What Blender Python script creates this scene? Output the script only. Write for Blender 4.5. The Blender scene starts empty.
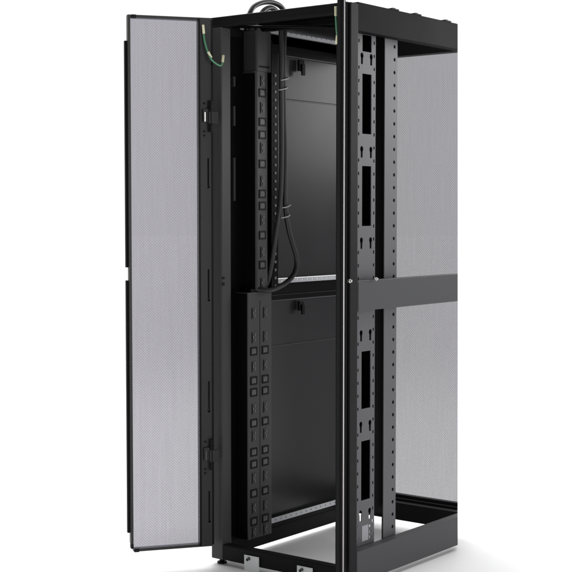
import bpy, bmesh, math
from mathutils import Vector, Matrix

scene = bpy.context.scene
COL = scene.collection

# ------------------------------------------------------------------ materials
def new_mat(name):
    m = bpy.data.materials.new(name)
    m.use_nodes = True
    nt = m.node_tree
    return m, nt, nt.nodes['Principled BSDF']

def paint(name, col, rough=.42, spec=.5, grain=.12, bump=.03, scale=900, metal=0.0, smudge=.04):
    """powder coat / plastic / metal: fine orange-peel bump, faint roughness and tone mottling"""
    m, nt, b = new_mat(name)
    L = nt.links
    tc = nt.nodes.new('ShaderNodeTexCoord')
    n1 = nt.nodes.new('ShaderNodeTexNoise'); n1.inputs['Scale'].default_value = scale
    n1.inputs['Detail'].default_value = 2
    n2 = nt.nodes.new('ShaderNodeTexNoise'); n2.inputs['Scale'].default_value = 5.5
    n2.inputs['Detail'].default_value = 2
    L.new(tc.outputs['Object'], n1.inputs['Vector']); L.new(tc.outputs['Object'], n2.inputs['Vector'])
    r = nt.nodes.new('ShaderNodeMapRange')
    r.inputs['To Min'].default_value = rough - smudge; r.inputs['To Max'].default_value = rough + smudge
    r.inputs['From Min'].default_value = .1; r.inputs['From Max'].default_value = .9
    L.new(n2.outputs['Fac'], r.inputs['Value']); L.new(r.outputs['Result'], b.inputs['Roughness'])
    mx = nt.nodes.new('ShaderNodeMix'); mx.data_type = 'RGBA'
    mx.inputs['A'].default_value = (*[c * (1 - grain) for c in col], 1)
    mx.inputs['B'].default_value = (*[c * (1 + grain) for c in col], 1)
    L.new(n1.outputs['Fac'], mx.inputs['Factor']); L.new(mx.outputs['Result'], b.inputs['Base Color'])
    bp = nt.nodes.new('ShaderNodeBump'); bp.inputs['Strength'].default_value = bump
    bp.inputs['Distance'].default_value = .001
    L.new(n1.outputs['Fac'], bp.inputs['Height']); L.new(bp.outputs['Normal'], b.inputs['Normal'])
    b.inputs['Specular IOR Level'].default_value = spec
    b.inputs['Metallic'].default_value = metal
    return m

def perforated(name, col, opening):
    """finely punched steel sheet: the holes are far smaller than a pixel, so the sheet lets a share of the
    light through; the rows of holes give a faint weave and the sheet has faint upright streaks"""
    m, nt, b = new_mat(name)
    L = nt.links
    b.inputs['Base Color'].default_value = (*col, 1); b.inputs['Roughness'].default_value = .5
    tc = nt.nodes.new('ShaderNodeTexCoord'); sx = nt.nodes.new('ShaderNodeSeparateXYZ')
    L.new(tc.outputs['Object'], sx.inputs['Vector'])
    def mth(op, a, c=None, e=None):
        n = nt.nodes.new('ShaderNodeMath'); n.operation = op
        for i, v in enumerate((a, c, e)):
            if v is None: continue
            if isinstance(v, (int, float)): n.inputs[i].default_value = v
            else: L.new(v, n.inputs[i])
        return n.outputs[0]
    wave = mth('MULTIPLY', mth('SINE', mth('MULTIPLY', sx.outputs['X'], 2 * math.pi / .0094)),
               mth('SINE', mth('MULTIPLY', sx.outputs['Z'], 2 * math.pi / .0094)))
    mp = nt.nodes.new('ShaderNodeMapping'); mp.inputs['Scale'].default_value = (230, 230, 5)
    L.new(tc.outputs['Object'], mp.inputs['Vector'])
    ns = nt.nodes.new('ShaderNodeTexNoise'); ns.inputs['Scale'].default_value = 1.0; ns.inputs['Detail'].default_value = 2
    L.new(mp.outputs[0], ns.inputs['Vector'])
    streak = mth('SUBTRACT', ns.outputs['Fac'], .5)
    fac = mth('ADD', mth('MULTIPLY_ADD', wave, .075, opening), mth('MULTIPLY', streak, .07))
    tr = nt.nodes.new('ShaderNodeBsdfTransparent')
    ms = nt.nodes.new('ShaderNodeMixShader')
    L.new(fac, ms.inputs[0]); L.new(b.outputs[0], ms.inputs[1]); L.new(tr.outputs[0], ms.inputs[2])
    L.new(ms.outputs[0], nt.nodes['Material Output'].inputs['Surface'])
    return m

M = dict(
    black=paint('black_powder_coat', (.010, .010, .0102), .5, .10),
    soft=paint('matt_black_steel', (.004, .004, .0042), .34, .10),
    post=paint('charcoal_post_steel', (.050, .050, .050), .45, .3),
    stile=paint('dark_grey_door_steel', (.023, .023, .0235), .45, .3),
    panel=paint('satin_black_panel', (.014, .0142, .0148), .30, .5, smudge=.03),
    rail=paint('grey_rail_steel', (.071, .071, .076), .5, .35),
    brace=paint('charcoal_brace_steel', (.050, .050, .053), .5, .2),
    mesh=perforated('perforated_steel', (.114, .098, .158), .295),
    pdu=paint('black_plastic_housing', (.032, .032, .033), .45),
    socket=paint('black_socket', (.005, .005, .005), .5, .15),
    insert=paint('socket_insert_plastic', (.060, .060, .061), .4),
    peg=paint('grey_lacing_peg', (.22, .22, .22), .5),
    pin=paint('socket_pin_metal', (.20, .20, .20), .4),
    zinc=paint('galvanised_strip', (.50, .51, .53), .45, metal=.2),
    silver=paint('silver_bracket_plate', (.82, .84, .84), .4),
    steel=paint('bright_steel', (.75, .74, .71), .25, metal=.9),
    void=paint('shade_black_backing', (.003, .003, .003), .8, .05),  # near-black colour carries the shade behind the rail holes
    shade_beam=paint('shade_black_beam', (.006, .006, .0062), .6, .04),  # top rail's shade put into the paint: darkened, sheen cut against softbox reflection
    glint=paint('edge_glint_metal', (.42, .40, .39), .3, metal=.9),  # bright metal stands in for the highlight on the door edge
    cord=paint('black_cord_jacket', (.018, .018, .019), .40),
    tie=paint('grey_cable_tie', (.50, .50, .50), .5),
    lug=paint('cream_wire_lug', (.86, .83, .58), .45),
    wire=paint('green_wire_jacket', (.10, .30, .17), .4),
    yellow=paint('yellow_wire_jacket', (.42, .42, .12), .4),
    tag=paint('grey_paper_tag', (.26, .26, .28), .7, .2),
    rubber=paint('black_rubber', (.012, .012, .012), .7, .2),
)

# ------------------------------------------------------------------ mesh helpers
def box(bm, x0, x1, y0, y1, z0, z1, mi=0):
    vs = [bm.verts.new((x, y, z)) for x in (x0, x1) for y in (y0, y1) for z in (z0, z1)]
    for f in ((0, 1, 3, 2), (4, 6, 7, 5), (0, 4, 5, 1), (2, 3, 7, 6), (0, 2, 6, 4), (1, 5, 7, 3)):
        bm.faces.new([vs[i] for i in f]).material_index = mi
    return vs

def prism(bm, pts, axis, a0, a1, mi=0):
    """extrude a closed 2D outline along an axis (0:x, 1:y, 2:z)"""
    def co(p, a):
        if axis == 0: return (a, p[0], p[1])
        if axis == 1: return (p[0], a, p[1])
        return (p[0], p[1], a)
    A = [bm.verts.new(co(p, a0)) for p in pts]; B = [bm.verts.new(co(p, a1)) for p in pts]
    n = len(pts); fs = [bm.faces.new(A[::-1]), bm.faces.new(B)]
    for i in range(n): fs.append(bm.faces.new((A[i], A[(i + 1) % n], B[(i + 1) % n], B[i])))
    for f in fs: f.material_index = mi

def disc(cx, cy, r, n=12): return [(cx + r * math.cos(2 * math.pi * i / n), cy + r * math.sin(2 * math.pi * i / n)) for i in range(n)]

def tube(bm, pts, r, n=10, smooth_steps=4, mi=0):
    """round section swept along a smoothed path"""
    P = [Vector(p) for p in pts]
    if smooth_steps > 1:
        Q = []
        E = [P[0] * 2 - P[1]] + P + [P[-1] * 2 - P[-2]]
        for i in range(1, len(E) - 2):
            for k in range(smooth_steps):
                t = k / smooth_steps
                p0, p1, p2, p3 = E[i - 1:i + 3]
                Q.append(.5 * (2 * p1 + (p2 - p0) * t + (2 * p0 - 5 * p1 + 4 * p2 - p3) * t * t + (3 * p1 - p0 - 3 * p2 + p3) * t ** 3))
        Q.append(P[-1]); P = Q
    rings = []; up = None
    for i, p in enumerate(P):
        t = (P[min(i + 1, len(P) - 1)] - P[max(i - 1, 0)]).normalized()
        if up is None: up = t.orthogonal().normalized()
        up = (up - t * up.dot(t)).normalized(); s = t.cross(up)
        rings.append([bm.verts.new(p + r * (math.cos(2 * math.pi * k / n) * up + math.sin(2 * math.pi * k / n) * s)) for k in range(n)])
    for a, b in zip(rings, rings[1:]):
        for k in range(n):
            f = bm.faces.new((a[k], a[(k + 1) % n], b[(k + 1) % n], b[k])); f.smooth = True; f.material_index = mi
    bm.faces.new(rings[0][::-1]).material_index = mi; bm.faces.new(rings[-1]).material_index = mi

def link(name, bm, mats, parent=None, bevel=0.0, seg=2):
    bmesh.ops.recalc_face_normals(bm, faces=bm.faces)
    me = bpy.data.meshes.new(name); bm.to_mesh(me); bm.free()
    for m in (mats if isinstance(mats, (list, tuple)) else [mats]): me.materials.append(m)
    o = bpy.data.objects.new(name, me); COL.objects.link(o)
    if parent: adopt(o, parent)
    if bevel:
        bv = o.modifiers.new('bevel', 'BEVEL'); bv.width = bevel; bv.segments = seg; bv.limit_method = 'ANGLE'; bv.angle_limit = math.radians(40)
        bv.harden_normals = False
    return o

def adopt(o, parent):
    """parent a piece whose vertices are in the frame of its top-level thing"""
    o.parent = parent

def boxes(name, lst, mat, parent, bevel=.0012, seg=2):
    bm = bmesh.new()
    for b in lst: box(bm, *b)
    return link(name, bm, mat, parent, bevel, seg)

def sheet(name, x0, x1, y, z0, z1, mat, parent):
    """thin punched sheet"""
    bm = bmesh.new()
    bm.faces.new([bm.verts.new(p) for p in ((x0, y, z0), (x1, y, z0), (x1, y, z1), (x0, y, z1))])
    return link(name, bm, mat, parent)

def punch(o, cut_bm):
    """cut holes through a piece with a boolean, keep the result as plain mesh"""
    bmesh.ops.recalc_face_normals(cut_bm, faces=cut_bm.faces)
    me = bpy.data.meshes.new('cut'); cut_bm.to_mesh(me); cut_bm.free()
    c = bpy.data.objects.new('cut', me); COL.objects.link(c)
    c.matrix_world = o.matrix_world
    md = o.modifiers.new('b', 'BOOLEAN'); md.object = c; md.operation = 'DIFFERENCE'; md.solver = 'EXACT'; md.use_self = True
    par = o.parent; o.parent = None
    bpy.context.view_layer.update()
    dg = bpy.context.evaluated_depsgraph_get()
    new = bpy.data.meshes.new_from_object(o.evaluated_get(dg), depsgraph=dg)
    o.modifiers.clear(); o.data = new; o.parent = par
    bpy.data.objects.remove(c)

def trim(o):
    """the rack is shown only up to a cut across its front end: end the long pieces on that plane"""
    bm = bmesh.new(); bm.from_mesh(o.data)
    r = bmesh.ops.bisect_plane(bm, geom=bm.verts[:] + bm.edges[:] + bm.faces[:], plane_co=TRIM_CO, plane_no=TRIM_NO, clear_outer=True)
    es = [e for e in r['geom_cut'] if isinstance(e, bmesh.types.BMEdge)]
    if es: bmesh.ops.holes_fill(bm, edges=es)
    bmesh.ops.recalc_face_normals(bm, faces=bm.faces)
    bm.to_mesh(o.data); bm.free()

a_, b_ = Vector((-.51764116, .8770544, .16072276)), Vector((-.50333809, .85864005, -.26906626))
CAM = Vector((3.04108811, -3.47533999, 1.22471717))
TRIM_CO = CAM; TRIM_NO = -a_.cross(b_).normalized()
if TRIM_NO.x < 0: TRIM_NO = -TRIM_NO

def thing(name, label, cat, loc):
    o = bpy.data.objects.new(name, None); COL.objects.link(o); o.location = loc
    o['label'] = label; o['category'] = cat; o.empty_display_size = .1
    return o

# ------------------------------------------------------------------ the rack
W = .6; H = 1.8965; D = .855
rack = thing('server_rack', 'black open server rack cabinet with both rear doors swung open and its right side uncovered', 'server rack', (0, 0, 0))

# posts
X0 = .010
post = []
post.append(boxes('corner_post', [(X0, .062, 0.0, .050, .020, H - .034)], M['post'], rack, .004, 3))
# rear right post: outer skin plus an inner return, with a fold line down its middle
post.append(boxes('corner_post', [(.545, .588, -.002, .018, .012, H), (.5885, W, .002, .0445, .012, H - .002)], M['black'], rack, .003, 3))
post.append(boxes('corner_post', [(X0, .05, D - .05, D - .0135, .02, H - .034)], M['black'], rack, .003))

# rails of the base and the top
boxes('base_rail', [(X0, .545, .003, .040, .020, .074)], M['black'], rack, .003)                # rear
o = boxes('base_rail', [(.565, W, .0455, D - .02, .019, .1235)], M['brace'], rack, .002); trim(o)        # right side
o = boxes('base_rail', [(.052, .5645, D - .058, D - .014, .045, .112), (.052, .5645, D - .022, D - .013, .1125, .121)], M['black'], rack, .002); trim(o)  # front
boxes('base_rail', [(X0 + .003, .045, .0505, D - .052, .022, .076)], M['black'], rack, .003)
boxes('top_rail', [(X0, .5445, 0.0, .034, H - .033, H)], M['black'], rack, .003)
o = boxes('top_rail', [(.567, W - .002, .045, D - .02, 1.8079, 1.9003)], M['shade_beam'], rack, .003); trim(o)
o = boxes('top_rail', [(.052, .5645, D - .058, D - .014, H - .075, H - .003)], M['black'], rack, .002); trim(o)
boxes('top_rail', [(X0 + .003, .040, .0505, D - .052, 1.834, H - .006)], M['black'], rack, .003)
# small clips standing on the right hand top rail
for y in (.268, .408, .605):
    o = boxes('roof_clip', [(.575, .595, y - .022, y + .022, 1.9005, 1.9055), (.58, .59, y - .008, y + .008, 1.9057, 1.9085)], M['black'], rack, .002)
# roof sheet with a cable slot behind the rear rail
o = boxes('roof_panel', [(.042, .565, .295, D - .06, H - .012, H - .008), (.145, .565, .036, .2945, H - .012, H - .008), (.042, .1445, .036, .058, H - .012, H - .008), (.042, .103, .0585, .2945, H - .012, H - .008), (.1035, .1445, .115, .232, H - .012, H - .008)], M['soft'], rack, 0); trim(o)
boxes('roof_brace', [(.045, .563, .17, .195, H - .036, H - .014)], M['soft'], rack, .001)
bm = bmesh.new()
tube(bm, [(.07, .05, H - .030), (.54, .28, H - .045)], .005, smooth_steps=1)
link('roof_strut', bm, M['soft'], rack)

boxes('roof_light_speck', [(.050, .0515, .115, .135, 1.866, 1.874), (.050, .0515, .150, .200, 1.868, 1.873)], M['zinc'], rack, 0)  # pale bits added for the light seen through roof openings

# middle brace on the open right side
o = boxes('cross_brace', [(.578, .5995, .0455, D - .02, .9106, 1.0098)], M['brace'], rack, .002); trim(o)
boxes('brace_bracket', [(.5998, .6015, .047, .118, .9085, 1.004)], M['brace'], rack, .0006)
def bolt(x, y, z, r, l):
    bm = bmesh.new()
    prism(bm, disc(y, z, r, 6), 0, x, x + l * .6); prism(bm, disc(y, z, r * .55, 12), 0, x + l * .6, x + l)
    return link('bolt', bm, M['steel'], rack, .0006)
bolt(.6015, .140, 1.012, .006, .012)
bolt(.6005, -.010, 1.011, .007, .014)

# ---- vertical mounting rails behind the open side
def keyhole(bm, y, z, x0, x1):
    pts = [(y + .0088 * math.cos(t), z + .009 + .0098 * math.sin(t)) for t in [math.radians(d) for d in range(-50, 231, 20)]]
    pts += [(y - .0052, z - .019), (y + .0052, z - .019)]
    prism(bm, pts, 0, x0, x1)

rail_mats = [M['rail']]
A = boxes('mounting_rail', [(.553, .556, .100, .2085, .104, H - .05)], M['rail'], rack, 0)
c = bmesh.new(); cx = (.545, .565)
for z0, z1 in ((1.755, 1.810), (1.487, 1.683), (1.185, 1.382), (.579, .770), (.272, .471)):
    box(c, *cx, .131, .184, z0, z1)
for z in (1.732, 1.428, 1.129, .823, .519, .222):
    keyhole(c, .1285, z, *cx); keyhole(c, .182, z, *cx)
z = .150
while z < 1.83:
    box(c, *cx, .1965, .2035, z - .0052, z + .0052)
    if all(abs(z - k) > .024 for k in (1.732, 1.428, 1.129, .823, .519, .222)): box(c, *cx, .1075, .1140, z - .0052, z + .0052)
    z += .0431
for dz in (.178, .158, .141): box(c, *cx, .179, .191, dz - .005, dz + .005)
punch(A, c)
# inner channel and folded flanges of this rail, their shade put into dead-black colour
boxes('rail_shade_backing', [(.500, .5015, .1035, .2050, .250, 1.82)], M['void'], A, 0)
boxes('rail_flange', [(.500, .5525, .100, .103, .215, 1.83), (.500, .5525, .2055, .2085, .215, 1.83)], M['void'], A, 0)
boxes('info_tag', [(.5562, .5568, .136, .173, .134, .186)], M['tag'], A, 0)

B = boxes('mounting_rail', [(.553, .556, .264, .340, .098, H - .05), ], M['rail'], rack, 0)
c = bmesh.new(); z = .150
while z < 1.83:
    prism(c, disc(.322, z, .0066, 8), 0, .545, .565); z += .0431
punch(B, c)
fl = boxes('rail_flange', [(.455, .5525, .264, .267, .205, 1.83)], M['soft'], B, 0)
boxes('rail_shade_backing', [(.547, .5485, .2675, .3385, .104, 1.83)], M['void'], B, 0)  # dark strip added behind the holes so they look shaded
boxes('rail_foot', [(.535, .5525, .212, .2635, .076, .100)], M['soft'], B, .001)

# ---- front door, seen from inside at the far end
fd = boxes('front_door', [(.014, .586, D + .002, D + .026, 1.8575, 1.885), (.014, .586, D + .002, D + .026, .095, .1305), (.014, .040, D + .002, D + .026, .1307, 1.8573)], M['black'], rack, .001); trim(fd)
o = sheet('perforated_panel', .0402, .586, D + .010, .1308, 1.8572, M['mesh'], fd); trim(o)

# ---- left wall: two side panels seen from inside, with their latches and zinc ledges
def side_panel(z0, z1, seam, lip0):
    p = boxes('side_panel', [(.020, .030, .055, D - .055, z0, seam - .0025), (.020, .030, .055, D - .055, seam + .0025, z1),
                             (.020, .0265, .055, D - .055, seam - .0024, seam + .0024)], M['panel'], rack, .0008)
    boxes('panel_lip', [(.0305, .040, .240, D - .055, lip0, z1)], M['soft'], p, .002)
    boxes('lip_highlight', [(.0402, .0412, .240, D - .055, lip0 - .001, lip0 + .0025)], M['rail'], p, 0)  # pale line painted as the highlight on the lip's lower edge
    return p
up = side_panel(.9885, 1.8715, 1.644, 1.800)
lo = side_panel(.0975, .930, .744, .908)
def latch(panel, y, z, s=1.0):
    l = boxes('latch', [(.0405, .052, y - .014 * s, y + .014 * s, z - .016 * s, z + .020 * s)], M['socket'], panel, .003)
    boxes('latch_lever', [(.0525, .060, y - .007 * s, y + .009 * s, z - .030 * s, z + .006 * s)], M['socket'], panel, .002)
latch(up, .470, 1.770, 1.15); latch(lo, .470, .880)
def ledge(z0, z1, y0):
    o = boxes('support_ledge', [(.014, .052, y0, D - .060, z0, z0 + .003), (.0495, .052, y0, D - .060, z0 + .003, z1)], M['zinc'], rack, 0)
    c = bmesh.new(); y = y0 + .02
    while y < D - .07:
        box(c, .045, .058, y - .003, y + .003, (z0 + z1) / 2 - .0018, (z0 + z1) / 2 + .0022); y += .031
    punch(o, c)
    return o
ledge(1.872, 1.892, .26); ledge(.972, .988, .30); ledge(.094, .113, .26)
boxes('side_beam', [(.020, .036, .055, D - .055, .9305, .9705)], M['soft'], rack, .001)
boxes('side_beam', [(.020, .046, .0505, D - .055, .0765, .0930)], M['soft'], rack, .001)

# left rear uprights inside: the trough the power strips hang in, and the pegged strip beside them
boxes('cable_trough', [(.0305, .044, .062, .236, .078, H - .06)], M['soft'], rack, .001)
for z0, z1 in ((1.665, 1.700), (1.53, 1.598), (1.27, 1.42)):
    boxes('trough_hook', [(.0445, .060, .068, .078, z0, z1)], M['stile'], rack, .001)
st = boxes('lacing_strip', [(.045, .072, .262, .302, .945, 1.800), (.045, .080, .2525, .2585, .945, 1.840)], M['soft'], rack, .001)
bm = bmesh.new(); box(bm, .0722, .0745, .279, .288, -.0045, .0045); z = .965
pg = link('lacing_peg', bm, M['peg'], st); pg.location.z = z
while z < 1.70:
    z += .0290; q = pg.copy(); COL.objects.link(q); q.parent = st; q.location.z = z

# ---- open rear doors (built in their own frame: x along the door from the hinge, y out of its inner face)
def door(loc, u, n, label, L):
    R = Matrix(((u[0], n[0], 0), (u[1], n[1], 0), (0, 0, 1))).to_4x4()
    if R.determinant() < 0: pass
    d_bm = bmesh.new()
    Zb, Zt = .074, 1.889; S = .044
    box(d_bm, S + .0002, L, -.026, .0, Zt - .010, Zt); box(d_bm, S + .0002, L - .010, -.026, .0, Zb, Zb + .010)          # top and bottom lips
    box(d_bm, L - .009, L, -.026, .0, Zb + .028, Zt - .0102)                                             # free edge
    box(d_bm, 0, S, -.026, .0, Zb, Zt)                                                                 # hinge stile
    return d_bm, R, (Zb, Zt, S)

def place(o, R, loc):
    o.matrix_world = Matrix.Translation(Vector(loc)) @ R

def build_door(loc, u, n, L, full):
    bm, R, (Zb, Zt, S) = door(loc, u, n, '', L)
    d = link('rear_door', bm, M['stile'], None)
    # slots in the stile
    c = bmesh.new()
    for z0, z1 in ((1.317, 1.415), (.930, 1.035), (.546, .650), (.162, .268)):
        box(c, .0075, .0135, -.010, .02, z0, z1); prism(c, disc(.0105, z0, .0055, 10), 1, -.010, .02)
    punch(d, c)
    bv = d.modifiers.new('bevel', 'BEVEL'); bv.width = .0012; bv.segments = 2; bv.limit_method = 'ANGLE'
    d.parent = rack; place(d, R, loc)
    def sub(name, lst, mat, bevel=.0008, mats=None):
        o = boxes(name, lst, mat, d, bevel); return o
    sheet('perforated_panel', S + .001, L - .0092, -.0025, Zb + .0102, Zt - .0102, M['mesh'], d)
    sub('stile_fold', [(S - .006, S + .0005, .0002, .004, Zb + .004, Zt - .004)], M['soft'])
    sub('stile_fold', [(-.008, -.0002, -.020, -.004, Zb + .004, Zt - .004)], M['soft'])
    sub('edge_flange', [(L + .0004, L + .0085, -.030, -.014, .137, 1.000), (L + .0004, L + .0085, -.030, -.014, 1.044, 1.804)], M['black'])
    sub('edge_flange', [(L - .010, L - .0012, -.026, -.002, Zb + .010, Zb + .0275)], M['black'])
    for z0 in (Zt - .012, Zb - .001): sub('corner_plate', [(L - .028, L - .012, .0003, .0045, z0, z0 + .0125)], M['black'])
    for zc in (1.555, .395):
        h = sub('hinge', [(.006, .030, .0003, .010, zc - .018, zc + .026), (-.022, .012, .010, .018, zc - .024, zc + .018)], M['stile'], .0015)
        bm = bmesh.new(); prism(bm, disc(.004, .012, .0065, 12), 2, zc - .052, zc + .055)
        o = link('hinge_barrel', bm, M['socket'], d, .001)
        bm = bmesh.new(); box(bm, .021, .0265, .0103, .014, zc - .018, zc + .016)
        link('hinge_pin', bm, M['steel'] if zc > 1 else M['insert'], d, .0015)
        for dz in (-.05, -.064, .045):
            bm = bmesh.new(); prism(bm, disc(.024, zc + dz, .0038, 8), 1, .0003, .003)
            link('rivet', bm, M['socket'], d)
    return d

QL = (.045, -.035, 0); uL = (-.5776334, -.8162963); nL = (.8162963, -.5776334)
dl = build_door(QL, uL, nL, .2845, True)
dl['label'] = 'rear door swung wide open so its perforated inner face shows'

# right door: swung out towards the viewer, so only its free edge and a sliver of its inner face show
QR = Vector((.576, -.016, 0)); FR = Vector((.7535, -.2655, 0))
uR = (FR - QR).normalized(); LR = .285
nR = Vector((-uR.y, uR.x, 0))
if nR.x > 0: nR = -nR
bm = bmesh.new(); Zb, Zt = .074, 1.889
def lbox(bm, a0, a1, b0, b1, z0, z1): box(bm, a0, a1, b0, b1, z0, z1)
lbox(bm, 0, .044, -.012, .012, Zb, Zt); lbox(bm, .0442, LR - .012, -.012, .012, Zt - .01, Zt); lbox(bm, .0442, LR - .012, -.012, .012, Zb, Zb + .01)
R = Matrix(((uR.x, nR.x, 0, 0), (uR.y, nR.y, 0, 0), (0, 0, 1, 0), (0, 0, 0, 1)))
dr = link('rear_door', bm, M['black'], rack, .0015)
place(dr, R, QR)
dr['label'] = 'rear door swung out edge-on beside the near post'
sheet('perforated_panel', .0445, LR - .012, -.0055, Zb + .0102, Zt - .0102, M['mesh'], dr)
# rolled free edge
bm = bmesh.new()
prof = [(LR - .0118, -.0130)] + [(LR - .003 + .006 * math.cos(math.radians(a)), -.0065 + .0065 * math.sin(math.radians(a))) for a in range(-90, 91, 15)] + [(LR - .003, .012), (LR - .0118, .012)]
prism(bm, prof, 2, Zb, Zt)
for f in bm.faces: f.smooth = False
e = link('rolled_edge', bm, M['black'], dr)
bm = bmesh.new(); prism(bm, disc(LR + .0005, -.0085, .0026, 12), 2, Zb + .002, Zt - .002)
link('edge_glint', bm, M['glint'], dr)  # added bright line that paints the rolled edge's highlight

# ---- earth wires between doors and frame
def earth_wire(pts, lug_a, lug_b, mid=None):
    bm = bmesh.new(); tube(bm, pts, .0031, 8, 5)
    w = link('earth_wire', bm, M['wire'], rack)
    for (p, q) in (lug_a, lug_b) + ((mid,) if mid else ()):
        bm = bmesh.new(); tube(bm, [p, q], .0046, 8, 1); link('wire_lug', bm, M['lug'], w, .0008)
    return w
def dl_pt(u, n, z): return tuple(Vector(QL) + u * Vector((*uL, 0)) + n * Vector((*nL, 0)) + Vector((0, 0, z)))
earth_wire([dl_pt(.027, .006, 1.836), dl_pt(.022, .012, 1.80), dl_pt(.012, .02, 1.765), dl_pt(0, .026, 1.742), (.064, -.010, 1.729), (.066, .000, 1.737), (.0645, .006, 1.748)],
           (dl_pt(.028, .005, 1.864), dl_pt(.026, .008, 1.834)), ((.0655, .003, 1.742), (.0645, .008, 1.766)), (dl_pt(.0135, .019, 1.772), dl_pt(.004, .024, 1.752)))
k = .0
earth_wire([(.560, -.024, 1.852), (.5585, -.020, 1.83), (.556, -.014, 1.806), (.553, -.006, 1.790)],
           ((.561, -.026, 1.880), (.560, -.024, 1.850)), ((.553, -.006, 1.793), (.548, -.004, 1.765)))
boxes('strike_plate', [(.0625, .0645, -.0005, .012, 1.000, 1.008), (.0625, .0645, -.0005, .012, .978, .989)], M['socket'], rack, 0)

# ---- feet and bright plates on the rear base rail
for (x, y) in ((.034, .030), (.57, .030), (.030, D - .03)):
    bm = bmesh.new(); prism(bm, disc(x, y, .009, 12), 2, .006, .0195); prism(bm, disc(x, y, .017, 16), 2, 0, .0062)
    link('levelling_foot', bm, M['rubber'], rack, .001)
for x0, x1 in ((.163, .226), (.391, .454)):
    p = boxes('base_plate', [(x0, x1, -.0040, -.0005, .000, .056)], M['silver'], rack, .001)
    c = bmesh.new(); prism(c, disc(x0 + .012, .040, .0055, 12), 1, -.02, .02); p.modifiers.clear(); punch(p, c)
    bm = bmesh.new(); prism(bm, disc(x0 + .022, .046, .006, 8), 1, -.0085, -.0041); link('plate_bolt', bm, M['insert'], p, .0008)

# ------------------------------------------------------------------ power strips
def rounded(y0, y1, x0, x1, r, n=10):
    pts = [(x0, y0), ]
    for k in range(n + 1):
        a = math.radians(-90 + 90 * k / n); pts.append((x1 - r + r * math.cos(math.radians(90) - math.radians(90) * k / n * 1.0) if False else x1 - r + r * math.sin(math.radians(90) * k / n), y0 + r - r * math.cos(math.radians(90) * k / n)))
    for k in range(n + 1):
        pts.append((x1 - r + r * math.cos(math.radians(90) * k / n), y1 - r + r * math.sin(math.radians(90) * k / n)))
    pts.append((x0, y1))
    return pts

def proto(name, fn, mats):
    bm = bmesh.new(); fn(bm); bmesh.ops.recalc_face_normals(bm, faces=bm.faces)
    me = bpy.data.meshes.new(name); bm.to_mesh(me); bm.free()
    for m in mats: me.materials.append(m)
    return me
def big_socket(bm, w=.036, h=.030):
    t = .0045
    for b in ((-w / 2, w / 2, h / 2 - t, h / 2), (-w / 2, w / 2, -h / 2, -h / 2 + t), (-w / 2, -w / 2 + t, -h / 2 + t, h / 2 - t), (w / 2 - t, w / 2, -h / 2 + t, h / 2 - t)):
        box(bm, .0002, .0022, b[0], b[1], b[2], b[3], 0)
    box(bm, .0002, .0016, -w / 2 + t + .0015, w / 2 - t - .0015, -h / 2 + t + .0015, h / 2 - t - .0015, 1)
    for y, z, hw, hh in ((-.006, -.003, .0012, .004), (.006, -.003, .0012, .004), (0, .005, .0012, .003)):
        box(bm, .0017, .0021, y - hw, y + hw, z - hh, z + hh, 2)
def small_socket(bm):
    w, h = .022, .040
    box(bm, .0002, .0012, -w / 2, w / 2, -h / 2, h / 2, 1)
    for y, z in ((.004, .010), (.004, -.008), (-.004, .001)): box(bm, .0013, .0035, y - .0014, y + .0014, z - .0055, z + .0055, 2)
    box(bm, .0013, .0022, -.0095, -.0075, -.018, .018, 0)
ME_BIG = proto('outlet', big_socket, [M['socket'], M['insert'], M['pin']])
ME_SMALL = proto('outlet', small_socket, [M['socket'], M['pdu'], M['pin']])
def outlet(me, parent, x, y, z):
    o = bpy.data.objects.new('outlet', me); COL.objects.link(o); o.parent = parent; o.location = (x, y, z)

# upper strip: a rounded housing with one column of outlets
U = thing('power_strip', 'upper black power strip with a single column of outlets, its head below the roof', 'power strip', (.075, .174, .955))
off = U.location
def strip(parent, y0, y1, x0, x1, z0, z1, r, mat, bevel=0, name='housing'):
    bm = bmesh.new()
    prism(bm, [(p[0] - off.x, p[1] - off.y) for p in rounded(y0, y1, x0, x1, r)], 2, z0 - off.z, z1 - off.z)
    o = link(name, bm, mat, parent, bevel)
    return o
strip(U, .138, .212, .0445, .100, .956, 1.722, .012, M['pdu'])
strip(U, .141, .225, .0445, .103, 1.7225, 1.863, .006, M['pdu'], name='inlet_housing')
bm = bmesh.new(); box(bm, .1035 - off.x, .1045 - off.x, .155 - off.y, .211 - off.y, 1.735 - off.z, 1.742 - off.z); link('housing_seam', bm, M['socket'], U)
for z in (1.648, 1.547, 1.502, 1.400, 1.295, 1.253, 1.150, 1.045): outlet(ME_BIG, U, .1002 - off.x, .175 - off.y, z - off.z)
for z in (1.690, 1.596, 1.456, 1.340, 1.203, 1.090, .981): outlet(ME_SMALL, U, .1002 - off.x, .175 - off.y, z - off.z)

boxes('side_shade', [(.046 - off.x, .0985 - off.x, -.0375, -.0365, .003, .760)], M['soft'], U, 0)  # dark plate added to put shade on the strip's rear side
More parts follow.
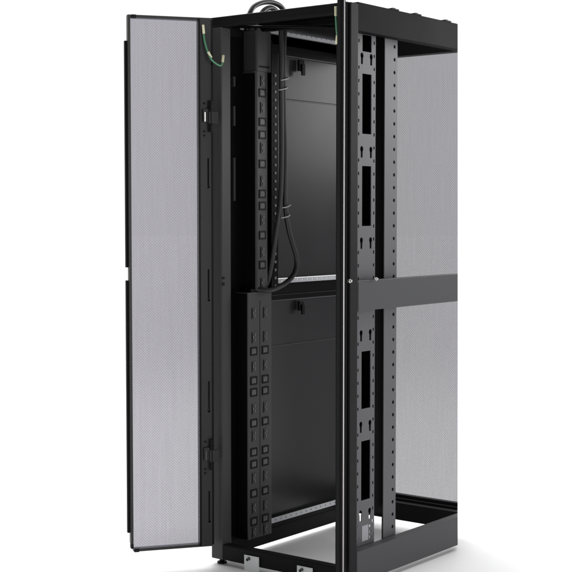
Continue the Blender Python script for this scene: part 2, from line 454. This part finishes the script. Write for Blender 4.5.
# lower strip: a flat housing with two columns of outlets
Lw = thing('power_strip', 'lower black power strip with two columns of outlets, below the bend of the cord', 'power strip', (.072, .1615, .077))
off = Lw.location
hs = strip(Lw, .094, .229, .0445, .100, .0775, .950, .004, M['pdu'])
for y in (.1605,):
    bm = bmesh.new(); box(bm, .1001 - off.x, .1006 - off.x, y - .0012 - off.y, y + .0012 - off.y, .09 - off.z, .92 - off.z); link('housing_seam', bm, M['socket'], Lw)
for y in (.126, .190):
    for z in (.743, .639, .598, .489, .386, .343, .239, .139): outlet(ME_BIG, Lw, .1002 - off.x, y - off.y, z - off.z)
    for z in (.876, .791, .689, .539, .443, .293, .186, .100): outlet(ME_SMALL, Lw, .1002 - off.x, y - off.y, z - off.z)
boxes('side_shade', [(.046 - off.x, .0975 - off.x, .0925 - off.y, .0936 - off.y, .002, .870)], M['soft'], Lw, 0)  # dark plate here too, shade of the rear side in its colour
strip(Lw, .116, .214, .0445, .096, .9505, .962, .004, M['soft'], name='end_cap')

# ------------------------------------------------------------------ power cords
def cord(pts, owner):
    bm = bmesh.new(); tube(bm, [Vector(p) - owner.location for p in pts], .0092, 12, 6)
    return link('power_cord', bm, M['cord'], owner)
k1 = cord([(.072, .185, 1.856), (.090, .130, 1.871), (.112, .076, 1.884), (.125, .074, 1.905), (.125, .097, 1.935), (.125, .143, 1.955), (.125, .196, 1.963), (.125, .247, 1.955), (.125, .276, 1.930), (.125, .275, 1.900),
           (.125, .267, 1.822), (.125, .265, 1.699), (.125, .267, 1.593), (.125, .274, 1.452), (.125, .273, 1.31), (.125, .279, 1.232), (.125, .296, 1.167), (.125, .320, 1.113),
           (.125, .341, 1.066), (.125, .338, 1.029), (.125, .314, .998), (.122, .267, .972), (.116, .205, .956), (.100, .160, .958), (.080, .15, .966)],
          Lw)
bx = Lw.location
for i, (y, z) in enumerate(((.262, 1.702), (.256, 1.668), (.272, 1.253), (.268, 1.217))):
    bm = bmesh.new()
    tube(bm, [Vector((.128 + .017 * math.cos(t), y + .018 * math.sin(t), z + .006 * math.sin(t))) - bx for t in [math.radians(a) for a in range(-100, 170, 30)]], .0022, 6, 2)
    link('cable_tie', bm, M['tie'], k1)
cord([(.085, .195, 1.856), (.100, .150, 1.872), (.119, .118, 1.886), (.125, .127, 1.904), (.125, .155, 1.931), (.125, .194, 1.943), (.125, .227, 1.933), (.125, .246, 1.907), (.125, .252, 1.82), (.125, .250, 1.697), (.124, .254, 1.557),
      (.123, .256, 1.416), (.120, .252, 1.274), (.112, .238, 1.16), (.100, .230, 1.06), (.086, .222, .985), (.080, .205, .968)],
     U)

# ------------------------------------------------------------------ ground and light
bm = bmesh.new()
bmesh.ops.create_circle(bm, cap_ends=True, segments=96, radius=70)
g = link('ground', bm, paint('white_studio_paper', (.90, .90, .90), .6, .2, .01, 0, 40)); g['kind'] = 'structure'

CEIL, DIM = 2.3, .06
world = bpy.data.worlds.new('World'); scene.world = world; world.use_nodes = True
nt = world.node_tree; L = nt.links
bg = nt.nodes['Background']
tc = nt.nodes.new('ShaderNodeTexCoord')
# white paper sweep behind the rack and a white ceiling; the rest of the studio is dim
def ramp(vec, f0, f1):
    d = nt.nodes.new('ShaderNodeVectorMath'); d.operation = 'DOT_PRODUCT'; d.inputs[1].default_value = vec
    L.new(tc.outputs['Generated'], d.inputs[0])
    r = nt.nodes.new('ShaderNodeMapRange'); r.interpolation_type = 'SMOOTHSTEP'
    r.inputs['From Min'].default_value = f0; r.inputs['From Max'].default_value = f1
    L.new(d.outputs['Value'], r.inputs['Value']); return r.outputs['Result']
def mad(a, k, c):
    n = nt.nodes.new('ShaderNodeMath'); n.operation = 'MULTIPLY_ADD'; n.inputs[1].default_value = k
    L.new(a, n.inputs[0])
    if isinstance(c, float): n.inputs[2].default_value = c
    else: L.new(c, n.inputs[2])
    return n.outputs[0]
L.new(mad(ramp((-.68, .733, 0), .55, .80), 1.0, mad(ramp((-.36, .26, .896), .62, .85), CEIL, DIM)), bg.inputs['Strength'])
bg.inputs['Color'].default_value = (1, 1, 1, 1)

def area(name, loc, target, sx, sy, radiance, col=(1, 1, 1)):
    l = bpy.data.lights.new(name, 'AREA'); l.shape = 'RECTANGLE'; l.size = sx; l.size_y = sy
    l.energy = radiance * math.pi * sx * sy; l.color = col
    o = bpy.data.objects.new(name, l); COL.objects.link(o); o.location = loc
    o.rotation_euler = (Vector(target) - Vector(loc)).to_track_quat('-Z', 'Y').to_euler()
    return o
area('overhead_softbox', (-2.2, 1.6, 4.6), (.2, .3, 0), 2.6, 2.6, 4.0)
rs = area('rear_softbox', (1.36, 2.95, 2.15), (.1, .5, 1.55), .9, 1.3, 2.7)
rs.data.spread = math.radians(75)
area('front_right_softbox', (5.0, -.6, 1.5), (.3, .3, .9), 2.6, 2.4, 7.5)

# ------------------------------------------------------------------ camera
cam = bpy.data.cameras.new('camera'); co = bpy.data.objects.new('camera', cam); COL.objects.link(co); scene.camera = co
cam.sensor_width = 36; cam.lens = 36 * 1328.93 / 572; cam.clip_end = 100
yaw, pitch = -.6603932, .05419825
fw = Vector((math.sin(yaw) * math.cos(pitch), math.cos(yaw) * math.cos(pitch), -math.sin(pitch)))
co.location = CAM; co.rotation_euler = fw.to_track_quat('-Z', 'Y').to_euler()
scene.view_settings.view_transform = 'Standard'; scene.view_settings.look = 'None'
scene.view_settings.exposure = 0; scene.view_settings.gamma = 1
